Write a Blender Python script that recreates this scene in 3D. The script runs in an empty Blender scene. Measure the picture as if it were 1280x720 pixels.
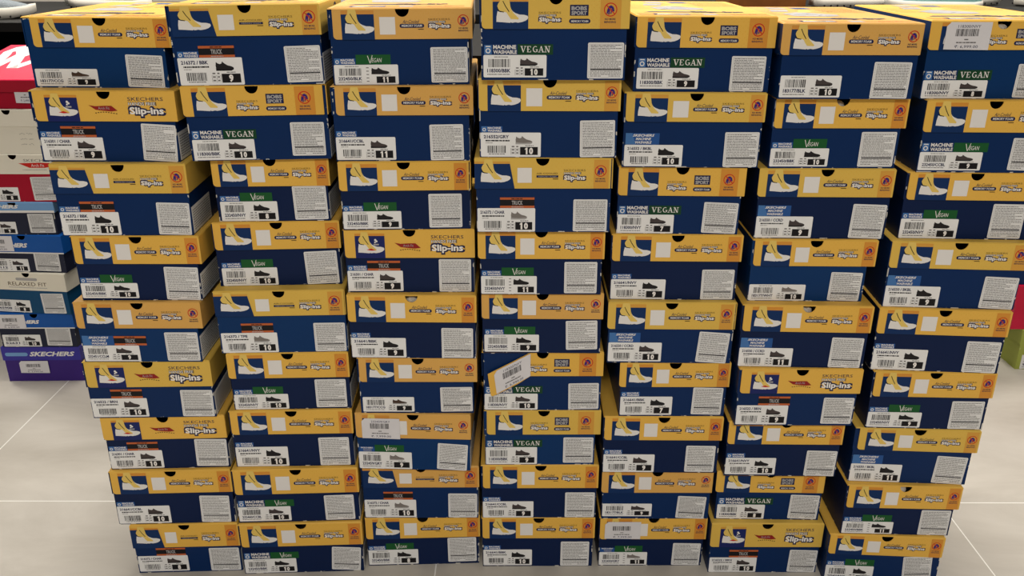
import bpy, math, random
from mathutils import Vector

# ------------------------------------------------------------------ camera, world, lights, exposure
S = bpy.context.scene
COL = S.collection
S.view_settings.view_transform = 'Standard'
S.view_settings.look = 'None'
S.view_settings.gamma = 1
S.view_settings.use_curve_mapping = False
S.view_settings.exposure = 0.0

CAM_F, CAM_PITCH, CAM_ROLL, CAM_H, CAM_D = 1087.924920, 0.380921, 0.001902, 1.124601, 1.346811
cd = bpy.data.cameras.new('camera')
cd.sensor_width = 36.0
cd.lens = 36.0 * CAM_F / 1280.0
cd.clip_start = 0.05
cam = bpy.data.objects.new('camera', cd)
COL.objects.link(cam)
cam.location = (0, -CAM_D, CAM_H)
from mathutils import Matrix
cam.rotation_mode = 'QUATERNION'
cam.rotation_quaternion = (Matrix.Rotation(math.pi / 2 - CAM_PITCH, 3, 'X') @ Matrix.Rotation(CAM_ROLL, 3, 'Z')).to_quaternion()
S.camera = cam

w = bpy.data.worlds.new('world'); S.world = w; w.use_nodes = True
w.node_tree.nodes['Background'].inputs[0].default_value = (1.0, 0.93, 0.85, 1)
w.node_tree.nodes['Background'].inputs[1].default_value = 0.14

def ceiling_or_fill_lamp(x, y, z, sx, sy, watts, col=(1, .945, .86)):
    l = bpy.data.lights.new('ceiling_or_fill_light', 'AREA')
    l.shape = 'RECTANGLE'; l.size = sx; l.size_y = sy; l.energy = watts; l.color = col
    o = bpy.data.objects.new('ceiling_or_fill_light', l); COL.objects.link(o)
    o.location = (x, y, z)
    return o
for x in (-2.4, -0.8, 0.8, 2.4):
    ceiling_or_fill_lamp(x, 1.6, 2.9, .6, .6, 17 if abs(x) < 1 else 46)
    ceiling_or_fill_lamp(x * 1.1, 3.4, 2.9, .6, .6, 17)
for x in (-1.0, 1.0):
    ceiling_or_fill_lamp(x * .7, .7, 2.9, .5, .5, 32)
for x in (-.4, .4):
    ceiling_or_fill_lamp(x, -3.4, 2.9, .7, .9, 56)  # added front pair, stands in for soft light on the box fronts

# ------------------------------------------------------------------ materials
def srgb(r, g, b):
    def f(c):
        c /= 255.0
        return c / 12.92 if c <= 0.04045 else ((c + 0.055) / 1.055) ** 2.4
    return (f(r), f(g), f(b), 1)

def new_mat(name, col, rough=0.5, noise=0.0, scale=30.0, bump=0.0, spec=0.2, metal=0):
    m = bpy.data.materials.new(name); m.use_nodes = True
    nt = m.node_tree; b = nt.nodes['Principled BSDF']
    b.inputs['Base Color'].default_value = col
    b.inputs['Roughness'].default_value = rough
    b.inputs['Specular IOR Level'].default_value = spec
    b.inputs['Metallic'].default_value = metal
    if noise or bump:
        tc = nt.nodes.new('ShaderNodeTexCoord'); nz = nt.nodes.new('ShaderNodeTexNoise')
        nz.inputs['Scale'].default_value = scale; nz.inputs['Detail'].default_value = 4
        nt.links.new(tc.outputs['Object'], nz.inputs['Vector'])
        if noise:
            mx = nt.nodes.new('ShaderNodeMix'); mx.data_type = 'RGBA'; mx.blend_type = 'MULTIPLY'
            mx.inputs[0].default_value = 1
            mr = nt.nodes.new('ShaderNodeMapRange')
            mr.inputs['From Min'].default_value = .3; mr.inputs['From Max'].default_value = .7
            mr.inputs['To Min'].default_value = 1 - noise; mr.inputs['To Max'].default_value = 1 + noise * .3
            nt.links.new(nz.outputs['Fac'], mr.inputs['Value'])
            mx.inputs[6].default_value = col
            nt.links.new(mr.outputs['Result'], mx.inputs[7])
            nt.links.new(mx.outputs[2], b.inputs['Base Color'])
        if bump:
            bp = nt.nodes.new('ShaderNodeBump'); bp.inputs['Strength'].default_value = bump
            bp.inputs['Distance'].default_value = .004
            nt.links.new(nz.outputs['Fac'], bp.inputs['Height'])
            nt.links.new(bp.outputs['Normal'], b.inputs['Normal'])
    return m

def worn_board(name, col, wear=(0.62, 0.6, 0.55, 1), rough=.42, edge=.008, amount=.60):
    """printed cardboard whose print is rubbed off in flecks along the box edges"""
    m = new_mat(name, col, rough, noise=.10, scale=9, bump=.25, spec=.16)
    nt = m.node_tree; b = nt.nodes['Principled BSDF']
    tc = nt.nodes.new('ShaderNodeTexCoord')
    sep = nt.nodes.new('ShaderNodeSeparateXYZ'); nt.links.new(tc.outputs['Generated'], sep.inputs[0])
    def edge_of(axis, wd):
        a = nt.nodes.new('ShaderNodeMath'); a.operation = 'SUBTRACT'; a.inputs[1].default_value = .5
        nt.links.new(sep.outputs[axis], a.inputs[0])
        c = nt.nodes.new('ShaderNodeMath'); c.operation = 'ABSOLUTE'; nt.links.new(a.outputs[0], c.inputs[0])
        d = nt.nodes.new('ShaderNodeMath'); d.operation = 'GREATER_THAN'; d.inputs[1].default_value = .5 - wd
        nt.links.new(c.outputs[0], d.inputs[0]); return d
    ex, ey, ez = edge_of(0, edge), edge_of(1, edge * .6), edge_of(2, edge * 1.6)
    s1 = nt.nodes.new('ShaderNodeMath'); s1.operation = 'ADD'; nt.links.new(ex.outputs[0], s1.inputs[0]); nt.links.new(ey.outputs[0], s1.inputs[1])
    s2 = nt.nodes.new('ShaderNodeMath'); s2.operation = 'ADD'; nt.links.new(s1.outputs[0], s2.inputs[0]); nt.links.new(ez.outputs[0], s2.inputs[1])
    s3 = nt.nodes.new('ShaderNodeMath'); s3.operation = 'GREATER_THAN'; s3.inputs[1].default_value = 1.5
    nt.links.new(s2.outputs[0], s3.inputs[0])
    oi = nt.nodes.new('ShaderNodeObjectInfo')
    ad = nt.nodes.new('ShaderNodeVectorMath'); ad.operation = 'ADD'
    nt.links.new(tc.outputs['Object'], ad.inputs[0]); nt.links.new(oi.outputs['Random'], ad.inputs[1])
    nz = nt.nodes.new('ShaderNodeTexNoise'); nz.inputs['Scale'].default_value = 70; nz.inputs['Detail'].default_value = 5
    nt.links.new(ad.outputs[0], nz.inputs['Vector'])
    th = nt.nodes.new('ShaderNodeMath'); th.operation = 'GREATER_THAN'; th.inputs[1].default_value = amount
    nt.links.new(nz.outputs['Fac'], th.inputs[0])
    an = nt.nodes.new('ShaderNodeMath'); an.operation = 'MULTIPLY'
    nt.links.new(s3.outputs[0], an.inputs[0]); nt.links.new(th.outputs[0], an.inputs[1])
    mx = nt.nodes.new('ShaderNodeMix'); mx.data_type = 'RGBA'
    src = b.inputs['Base Color'].links[0].from_socket
    nt.links.new(an.outputs[0], mx.inputs[0]); nt.links.new(src, mx.inputs[6]); mx.inputs[7].default_value = wear
    nt.links.new(mx.outputs[2], b.inputs['Base Color'])
    return m

M = {}
M['navy'] = worn_board('navy_board', srgb(4, 42, 92))
M['navy_dark'] = worn_board('dark_navy_board', srgb(6, 30, 72))
M['navy_light'] = worn_board('bright_navy_board', srgb(4, 52, 104))
M['panel'] = new_mat('panel_blue_ink', srgb(8, 46, 96), .5)
M['panel_d'] = new_mat('panel_indigo_ink', srgb(26, 38, 100), .42)
# three printings of the lid: lemon, golden, tan
M['y_l'] = new_mat('lemon_board', srgb(228, 188, 86), .42, noise=.04, scale=12, bump=.12)
M['y_g'] = new_mat('golden_board', srgb(236, 186, 82), .42, noise=.04, scale=12, bump=.12)
M['y_t'] = new_mat('tan_board', srgb(226, 174, 92), .45, noise=.05, scale=12, bump=.15)
M['o_l'] = new_mat('lemon_zone_ink', srgb(218, 160, 68), .42)
M['o_g'] = new_mat('golden_zone_ink', srgb(218, 148, 58), .42)
M['o_t'] = new_mat('tan_zone_ink', srgb(214, 148, 66), .45)
M['dot'] = new_mat('halftone_ink', srgb(224, 164, 54), .45)
M['white'] = new_mat('white_ink', srgb(234, 231, 228), .5)
M['foot'] = new_mat('foot_yellow_ink', srgb(232, 200, 106), .45)
M['black'] = new_mat('black_ink', srgb(24, 22, 26), .45)
M['ink'] = new_mat('navy_ink', srgb(28, 34, 76), .45)
M['thin'] = new_mat('brown_ink', srgb(84, 62, 34), .5)
M['red'] = new_mat('red_ink', srgb(206, 40, 30), .45)
M['figure'] = new_mat('indigo_ink', srgb(58, 36, 118), .45)
M['maroon'] = new_mat('maroon_ink', srgb(150, 36, 34), .45)
M['grey'] = new_mat('grey_ink', srgb(112, 110, 110), .55)
M['sliptext'] = new_mat('bright_white_ink', srgb(244, 240, 236), .5)
M['lgrey'] = new_mat('light_grey_ink', srgb(172, 170, 170), .55)
M['label'] = new_mat('white_label_paper', srgb(240, 240, 240), .55, noise=.05, scale=25)
M['info'] = new_mat('grey_label_paper', srgb(236, 236, 236), .55, noise=.06, scale=25)
M['tag'] = new_mat('price_tag_paper', srgb(224, 222, 226), .5, noise=.04, scale=25)
M['green'] = new_mat('vegan_green_ink', srgb(24, 88, 44), .45)
M['green_d'] = new_mat('deep_green_ink', srgb(20, 66, 40), .45)
M['orange'] = new_mat('orange_ink', srgb(196, 100, 56), .45)
M['sky'] = new_mat('light_blue_ink', srgb(70, 118, 178), .45)
M['mid'] = new_mat('mid_blue_ink', srgb(38, 84, 150), .45)
M['inner'] = new_mat('raw_board', srgb(120, 110, 98), .8)
M['tissue'] = new_mat('tissue_paper', srgb(205, 200, 192), .7, noise=.25, scale=60, bump=1)
M['shoe_black'] = new_mat('printed_black_shoe', srgb(34, 32, 34), .5)
M['shoe_grey'] = new_mat('printed_grey_shoe', srgb(128, 122, 118), .5)
M['shoe_brown'] = new_mat('printed_brown_shoe', srgb(74, 56, 46), .5)
M['shoe_char'] = new_mat('printed_charcoal_shoe', srgb(72, 64, 64), .5)
M['cream'] = new_mat('cream_board', srgb(236, 230, 214), .5, noise=.04, scale=12, bump=.1)
M['redboard'] = worn_board('red_board', srgb(176, 18, 48), amount=.62)
M['redlid'] = new_mat('bright_red_board', srgb(206, 26, 66), .4, noise=.08, scale=10, bump=.15)
M['bluelid'] = new_mat('blue_board', srgb(20, 86, 168), .4, noise=.05, scale=12, bump=.1)
M['paleblue'] = new_mat('pale_blue_board', srgb(120, 164, 214), .4, noise=.05, scale=12, bump=.1)
M['slate'] = worn_board('slate_board', srgb(38, 42, 62), amount=.62)
M['teal'] = worn_board('teal_board', srgb(14, 74, 116), amount=.62)
M['purple'] = worn_board('purple_board', srgb(66, 42, 128), amount=.66)
M['purplelid'] = new_mat('violet_board', srgb(64, 58, 158), .4, noise=.05, scale=12, bump=.15)
M['lime'] = worn_board('lime_board', srgb(168, 178, 84), amount=.62)
M['shelf'] = new_mat('black_laminate', srgb(9, 8, 8), .6)
M['wood'] = new_mat('brown_wood', srgb(132, 78, 34), .5, noise=.3, scale=18)
M['rubber'] = new_mat('white_rubber', srgb(222, 216, 204), .5, noise=.06, scale=40)
M['knit_grey'] = new_mat('grey_knit', srgb(134, 142, 148), .8, noise=.2, scale=300, bump=.5)
M['knit_black'] = new_mat('black_knit', srgb(28, 28, 32), .8, noise=.2, scale=300, bump=.5)
M['knit_blue'] = new_mat('blue_knit', srgb(44, 62, 110), .8, noise=.2, scale=300, bump=.5)
M['knit_cream'] = new_mat('cream_knit', srgb(206, 200, 176), .8, noise=.1, scale=300, bump=.4)
M['knit_teal'] = new_mat('pale_teal_knit', srgb(128, 170, 170), .8, noise=.1, scale=300, bump=.4)
M['lace'] = new_mat('white_lace', srgb(215, 215, 212), .8)

# ------------------------------------------------------------------ mesh helper
TEXTS = {}
def text_geo(s, bold=0.0, shear=0.0, space=1.0, res=2):
    key = (s, bold, shear, space, res)
    if key in TEXTS: return TEXTS[key]
    cu = bpy.data.curves.new('t', 'FONT'); cu.body = s; cu.size = 1; cu.offset = bold; cu.shear = shear
    cu.space_character = space; cu.resolution_u = res; cu.fill_mode = 'FRONT'
    ob = bpy.data.objects.new('t', cu)
    COL.objects.link(ob)
    dg = bpy.context.evaluated_depsgraph_get(); dg.update()
    me = bpy.data.meshes.new_from_object(ob.evaluated_get(dg))
    vs = [(v.co.x, v.co.y) for v in me.vertices]; fs = [tuple(p.vertices) for p in me.polygons]
    bpy.data.objects.remove(ob); bpy.data.curves.remove(cu); bpy.data.meshes.remove(me)
    if not vs: vs = [(0, 0)]
    x0 = min(v[0] for v in vs); x1 = max(v[0] for v in vs); y0 = min(v[1] for v in vs); y1 = max(v[1] for v in vs)
    r = (vs, fs, x0, x1, y0, y1)
    TEXTS[key] = r
    return r

class MB:
    def __init__(s, warp=None):
        s.v = []; s.f = []; s.mi = []; s.mats = []; s.smooth = []; s.warp = warp
    def m(s, name):
        if name not in s.mats: s.mats.append(name)
        return s.mats.index(name)
    def add(s, vs, fs, mat, smooth=False):
        o = len(s.v)
        if s.warp: vs = [s.warp(*v) for v in vs]
        s.v += vs; k = s.m(mat)
        for f in fs: s.f.append(tuple(i + o for i in f)); s.mi.append(k); s.smooth.append(smooth)
    def box(s, x0, x1, y0, y1, z0, z1, mat):
        vs = [(x, y, z) for x in (x0, x1) for y in (y0, y1) for z in (z0, z1)]
        s.add(vs, [(0, 1, 3, 2), (4, 6, 7, 5), (0, 4, 5, 1), (2, 3, 7, 6), (0, 2, 6, 4), (1, 5, 7, 3)], mat)
    def rect(s, x0, x1, z0, z1, y, mat):
        s.add([(x0, y, z0), (x1, y, z0), (x1, y, z1), (x0, y, z1)], [(0, 1, 2, 3)], mat)
    def poly(s, pts, y, mat):
        a = sum(pts[i][0] * pts[(i + 1) % len(pts)][1] - pts[(i + 1) % len(pts)][0] * pts[i][1] for i in range(len(pts)))
        if a < 0: pts = pts[::-1]
        s.add([(p[0], y, p[1]) for p in pts], [tuple(range(len(pts)))], mat)
    def slab(s, pts, y0, y1, mat):
        """outline in x,z pushed back from y0 to y1"""
        a = sum(pts[i][0] * pts[(i + 1) % len(pts)][1] - pts[(i + 1) % len(pts)][0] * pts[i][1] for i in range(len(pts)))
        if a < 0: pts = pts[::-1]
        n = len(pts)
        vs = [(p[0], y0, p[1]) for p in pts] + [(p[0], y1, p[1]) for p in pts]
        fs = [tuple(range(n)), tuple(reversed(range(n, 2 * n)))] + [(i, i + n, (i + 1) % n + n, (i + 1) % n) for i in range(n)]
        s.add(vs, fs, mat)
    def text(s, t, x0, z0, y, mat, height=None, width=None, bold=0.0, shear=0.0, center=False, cap=None, space=1.0):
        vs, fs, a0, a1, b0, b1 = text_geo(t, bold, shear, space)
        if len(fs) == 0: return 0
        sz = height / (b1 - b0) if height else None
        sx = width / (a1 - a0) if width else sz
        if sz is None: sz = sx
        off = -(a1 - a0) * sx / 2 if center else 0
        s.add([(x0 + off + (v[0] - a0) * sx, y, z0 + (v[1] - b0) * sz) for v in vs], fs, mat)
        return (a1 - a0) * sx
    def disc(s, cx, cz, r, y, mat, n=20, rz=None):
        rz = rz or r
        s.poly([(cx + r * math.cos(6.28318 * i / n), cz + rz * math.sin(6.28318 * i / n)) for i in range(n)], y, mat)
    def ring(s, cx, cz, r0, r1, y, mat, n=22):
        vs = []
        for i in range(n):
            c, q = math.cos(6.28318 * i / n), math.sin(6.28318 * i / n)
            vs += [(cx + r0 * c, y, cz + r0 * q), (cx + r1 * c, y, cz + r1 * q)]
        s.add(vs, [(2 * i, 2 * i + 1, (2 * i + 3) % (2 * n), (2 * i + 2) % (2 * n)) for i in range(n)], mat)
    def stroke(s, p, q, wd, y, mat):
        dx, dz = q[0] - p[0], q[1] - p[1]; L = math.hypot(dx, dz) or 1; nx, nz = -dz / L * wd / 2, dx / L * wd / 2
        s.poly([(p[0] + nx, p[1] + nz), (p[0] - nx, p[1] - nz), (q[0] - nx, q[1] - nz), (q[0] + nx, q[1] + nz)], y, mat)
    def dashes(s, x0, x1, z, h, y, mat, rnd, fill=.86):
        x = x0
        while x < x1 - .0008:
            l = min(rnd.uniform(.0012, .0055), x1 - x)
            s.rect(x, x + l, z, z + h, y, mat); x += l + rnd.uniform(.0004, .0009)
    def bars(s, x0, x1, z0, z1, y, mat, rnd):
        x = x0
        while x < x1:
            wd = rnd.choice((.0005, .0005, .0009, .0014)); s.rect(x, min(x + wd, x1), z0, z1, y, mat)
            x += wd + rnd.choice((.0005, .0007, .0011))
    def build(s, name, parent=None, loc=None):
        me = bpy.data.meshes.new(name); me.from_pydata(s.v, [], s.f); 
        for k in s.mats: me.materials.append(M[k])
        me.polygons.foreach_set('material_index', s.mi)
        me.polygons.foreach_set('use_smooth', s.smooth)
        me.update()
        o = bpy.data.objects.new(name, me); COL.objects.link(o)
        if parent: o.parent = parent
        if loc: o.location = loc
        return o

def thing(name, label, cat, loc=(0, 0, 0), rot=(0, 0, 0), group=None):
    o = bpy.data.objects.new(name, None); COL.objects.link(o); o.empty_display_size = .05
    o.rotation_mode = 'XYZ'
    o.location = loc; o.rotation_euler = rot; o['label'] = label; o['category'] = cat
    if group: o['group'] = group
    return o
def tag(o, label, cat, group=None):
    o['label'] = label; o['category'] = cat
    if group: o['group'] = group
def structure(o): o['kind'] = 'structure'; return o

# ------------------------------------------------------------------ floor and walls
def floor_material():
    m = bpy.data.materials.new('cream_stone_tile'); m.use_nodes = True; nt = m.node_tree; b = nt.nodes['Principled BSDF']
    N = nt.nodes.new; L = nt.links.new
    tc = N('ShaderNodeTexCoord')
    sep = N('ShaderNodeSeparateXYZ'); L(tc.outputs['Object'], sep.inputs[0])
    def seam(axis, off, size, half):
        a = N('ShaderNodeMath'); a.operation = 'SUBTRACT'; a.inputs[1].default_value = off; L(sep.outputs[axis], a.inputs[0])
        p = N('ShaderNodeMath'); p.operation = 'PINGPONG'; p.inputs[1].default_value = size / 2; L(a.outputs[0], p.inputs[0])
        c = N('ShaderNodeMath'); c.operation = 'LESS_THAN'; c.inputs[1].default_value = half; L(p.outputs[0], c.inputs[0]); return c
    sx, sy = seam(0, -.146, 1.068, .0013), seam(1, .222, 1.068, .0013)
    mxs = N('ShaderNodeMath'); mxs.operation = 'MAXIMUM'; L(sx.outputs[0], mxs.inputs[0]); L(sy.outputs[0], mxs.inputs[1])
    n1 = N('ShaderNodeTexNoise'); n1.inputs['Scale'].default_value = 2.2; n1.inputs['Detail'].default_value = 9; n1.inputs['Roughness'].default_value = .65
    n1.inputs['Distortion'].default_value = .8
    mp = N('ShaderNodeMapping'); mp.inputs['Scale'].default_value = (1, 2.2, 1); mp.inputs['Rotation'].default_value = (0, 0, .35)
    L(tc.outputs['Object'], mp.inputs[0]); L(mp.outputs[0], n1.inputs['Vector'])
    cr = N('ShaderNodeValToRGB'); cr.color_ramp.elements[0].position = .3; cr.color_ramp.elements[0].color = srgb(182, 175, 164)
    cr.color_ramp.elements[1].position = .7; cr.color_ramp.elements[1].color = srgb(206, 200, 190)
    L(n1.outputs['Fac'], cr.inputs[0])
    mx = N('ShaderNodeMix'); mx.data_type = 'RGBA'; L(mxs.outputs[0], mx.inputs[0]); L(cr.outputs[0], mx.inputs[6]); mx.inputs[7].default_value = srgb(246, 244, 238)
    L(mx.outputs[2], b.inputs['Base Color'])
    b.inputs['Roughness'].default_value = .38; b.inputs['Specular IOR Level'].default_value = .35
    return m
M['floor'] = floor_material()
M['plaster'] = new_mat('white_plaster', srgb(205, 200, 190), .8, noise=.03, scale=3)
mb = MB(); mb.box(-5, 5, -4, 5, -.05, 0, 'floor'); structure(mb.build('floor'))
mb = MB(); mb.box(-5, 5, 5, 5.1, 0, 3, 'plaster'); structure(mb.build('wall_back'))

# ------------------------------------------------------------------ printed art
def foot_art(mb, px0, px1, pz0, pz1, y, arch=False):
    """shod foot inside the printed panel; the leg rises over the panel's top edge"""
    W, H = px1 - px0, pz1 - pz0
    def P(pts): return [(px0 + (a - 528) / 432 * W, pz1 - (b - 320) / 330 * H) for a, b in pts]
    e = .00015
    mb.poly(P([(578, 432), (566, 500), (564, 562), (640, 566), (735, 574), (742, 566), (760, 574), (800, 566), (830, 572), (880, 564), (925, 548), (952, 528), (960, 508), (950, 488), (905, 476), (850, 474), (800, 456), (768, 436), (745, 405), (700, 430), (650, 446), (610, 444)]), y, 'white')
    mb.poly(P([(618, 252), (716, 252), (728, 310), (738, 380), (752, 418), (775, 455), (842, 518), (836, 532), (745, 528), (715, 490), (690, 450), (655, 438), (628, 442), (592, 420), (576, 372), (588, 340), (606, 318)]), y - e, 'foot')
    for a, b in (((578, 400), (600, 432)), ((600, 432), (655, 444)), ((645, 312), (676, 372)), ((676, 372), (722, 440))):
        p, q = P([a, b]); mb.stroke(p, q, .0011, y - 2 * e, 'black')
    if arch:
        mb.poly(P([(690, 520), (760, 500), (830, 528), (760, 532)]), y - 3 * e, 'red')
        cx, cz = P([(840, 400)])[0]
        for a, b, r in ((830, 372, 18), (848, 392, 16), (824, 408, 13)):
            q = P([(a, b)])[0]; mb.disc(q[0], q[1], r / 432 * W, y - e, 'white', 8)
        p0, p1 = P([(800, 452), (880, 430)]); mb.rect(p0[0], p1[0], p0[1], p1[1], y - e, 'lgrey')

def no_bend(mb, cx, cz, r, y, tone):
    e = .00015
    def P(a, b): return (cx + a * r, cz + b * r)
    mb.ring(cx, cz, r * .86, r, y, 'red')
    mb.disc(*P(.42, -.12), r * .16, y - e, 'figure', 8)
    mb.poly([P(-.5, .0), P(-.3, .45), P(.05, .62), P(.4, .4), P(.55, .05), P(.35, .0), P(.1, .2), P(-.05, .1), P(-.1, -.3), P(-.15, -.7), P(-.35, -.7), P(-.3, -.25), P(-.45, -.65), P(-.6, -.55)], y - e, 'figure')
    mb.poly([P(.1, .1), P(.3, .05), P(.12, -.6), P(-.02, -.6)], y - e, 'figure')
    mb.stroke(P(-.62, .62), P(.62, -.62), r * .13, y - 2 * e, 'red')
    mb.text('NO MORE', cx, cz - r * 1.5, y, 'ink', height=r * .28, width=r * 1.6, bold=.02, center=True)
    mb.text('BENDING', cx, cz - r * 1.92, y, 'ink', height=r * .28, width=r * 1.75, bold=.02, center=True)

def slip_ins(mb, x0, x1, z0, z1, y, big=False):
    """three line lockup between z0 and z1"""
    e = .00015; W = x1 - x0; H = z1 - z0
    mb.text('SKECHERS', x0, z0 + H * .78, y, 'thin' if not big else 'ink', height=H * (.15 if not big else .17), width=W * 1.0, bold=-.01 if not big else 0)
    mb.text('HANDS FREE', x0, z0 + H * .55, y, 'thin', height=H * .18, width=W * .80, bold=.07)
    mb.text('HANDS FREE', x0 + W * .01, z0 + H * .555, y - e, 'white', height=H * .155, width=W * .76, bold=.012)
    mb.text('Slip-ins', x0 - W * .03, z0 - H * .06, y - e, 'ink', height=H * .62, width=W * 1.08, bold=.13)
    mb.text('Slip-ins', x0 + W * .02, z0 + H * .03, y - 2 * e, 'sliptext', height=H * .45, width=W * .96, bold=.032)

def pill(mb, x0, x1, z0, z1, y, mat='ink', n=6):
    r = (z1 - z0) / 2; pts = []
    for i in range(n + 1):
        a = -math.pi / 2 + math.pi * i / n; pts.append((x1 - r + r * math.cos(a), z0 + r + r * math.sin(a)))
    for i in range(n + 1):
        a = math.pi / 2 + math.pi * i / n; pts.append((x0 + r + r * math.cos(a), z0 + r + r * math.sin(a)))
    mb.poly(pts, y, mat)

def lid_art(mb, kind, tone, w, d, zt, y, bent=False):
    """prints the lid front: u runs left to right, v from the top edge down"""
    e = .00015
    X = lambda u: -w / 2 + u * w
    Z = lambda v: zt - v * d
    zone = {'l': 'o_l', 'g': 'o_g', 't': 'o_t'}[tone]
    rnd = random.Random(hash((kind, tone)) % 7)
    # halftone dots
    for i in range(16):
        for j in range(5):
            u = .60 + i * .0175; v = .10 + j * .19 + (i % 2) * .07
            if v < .95: mb.rect(X(u) - .0004, X(u) + .0004, Z(v) - .0004, Z(v) + .0004, y, 'dot')
    if kind == 'A':
        if tone != 't': mb.rect(X(.885), X(.985), Z(.985), Z(.06), y - e, zone)
        mb.rect(X(.062), X(.297), Z(.19), Z(.07), y - e, zone)
        mb.rect(X(.062), X(.297), Z(1.0), Z(.19), y - e, 'panel')
        foot_art(mb, X(.067), X(.297), Z(1), Z(.19), y - 2 * e)
        mb.rect(X(.335), X(.447), Z(.84), Z(.28), y - e, 'white')
        mb.text('Air-Cooled', X(.50), Z(.485), y - e, 'ink', height=d * .11, width=w * .12, shear=.35)
        pill(mb, X(.478), X(.655), Z(.63), Z(.50), y - e)
        mb.text('MEMORY FOAM', X(.566), Z(.60), y - 2 * e, 'white', height=d * .075, width=w * .145, bold=.015, center=True)
        mb.rect(X(.61), X(.65), Z(.69), Z(.665), y - e, 'thin')
        slip_ins(mb, X(.685), X(.84), Z(.68), Z(.31), y - e)
        no_bend(mb, X(.935), Z(.40), w * .040, y - 2 * e, tone)
    elif kind == 'B':
        mb.rect(X(.875), X(.985), Z(.985), Z(.06), y - e, zone)
        mb.rect(X(.0), X(.26), Z(.20), Z(.12), y - e, zone)
        mb.poly([(X(0), Z(.19)), (X(.26), Z(.19)), (X(.295), Z(1)), (X(.0), Z(1.0))], y - 2 * e, 'panel')
        foot_art(mb, X(.025), X(.265), Z(.97), Z(.20), y - 3 * e)
        mb.rect(X(.315), X(.42), Z(.80), Z(.32), y - e, 'white')
        mb.text('AIR-COOLED', X(.455), Z(.525), y - e, 'thin', height=d * .05, width=w * .155)
        mb.rect(X(.455), X(.615), Z(.635), Z(.56), y - e, 'ink')
        mb.text('MEMORY FOAM', X(.535), Z(.62), y - 2 * e, 'lgrey', height=d * .045, width=w * .13, center=True)
        mb.rect(X(.575), X(.615), Z(.69), Z(.665), y - e, 'thin')
        slip_ins(mb, X(.655), X(.815), Z(.76), Z(.34), y - e)
        no_bend(mb, X(.925), Z(.42), w * .043, y - 2 * e, tone)
    elif kind == 'C':
        mb.rect(X(.80), X(.94), Z(.985), Z(.06), y - e, zone)
        if not bent:      # on the torn flap the price tag covers this print
            mb.rect(X(.075), X(.315), Z(.19), Z(.07), y - e, zone)
            mb.rect(X(.075), X(.315), Z(1.0), Z(.19), y - e, 'panel')
            foot_art(mb, X(.08), X(.315), Z(1), Z(.19), y - 2 * e)
        slip_ins(mb, X(.385), X(.535), Z(.82), Z(.46), y - e)
        mb.rect(X(.595), X(.72), Z(.60), Z(.28), y - e, 'ink')
        mb.text('BOBS', X(.657), Z(.44), y - 2 * e, 'lgrey', height=d * .12, width=w * .105, bold=.05, center=True)
        mb.text('SPORT', X(.657), Z(.58), y - 2 * e, 'lgrey', height=d * .12, width=w * .105, bold=.05, center=True)
        pill(mb, X(.59), X(.735), Z(.83), Z(.69), y - e)
        mb.text('MEMORY FOAM', X(.662), Z(.80), y - 2 * e, 'white', height=d * .07, width=w * .115, bold=.01, center=True)
        no_bend(mb, X(.868), Z(.42), w * .045, y - 2 * e, tone)
    elif kind == 'D':
        mb.rect(X(.082), X(.31), Z(.22), Z(.14), y - e, zone)
        mb.rect(X(.082), X(.31), Z(1.0), Z(.22), y - e, 'panel_d')
        foot_art(mb, X(.085), X(.305), Z(1), Z(.24), y - 2 * e, arch=True)
        pts = [(.385, .42), (.43, .455), (.50, .44), (.545, .44), (.585, .60), (.54, .625), (.48, .60), (.43, .57)]
        mb.poly([(X(a), Z(b + .04)) for a, b in pts], y - e, 'maroon')
        mb.text('Arch Fit', X(.49), Z(.60), y - 2 * e, 'lgrey', height=d * .085, width=w * .08, center=True)
        for i in range(9): mb.rect(X(.425 + i * .018), X(.435 + i * .018), Z(.73 - .03 * math.sin(i * .5)), Z(.70 - .03 * math.sin(i * .5)), y - e, 'thin')
        slip_ins(mb, X(.665), X(.915), Z(.84), Z(.17), y - e, big=True)

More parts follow.
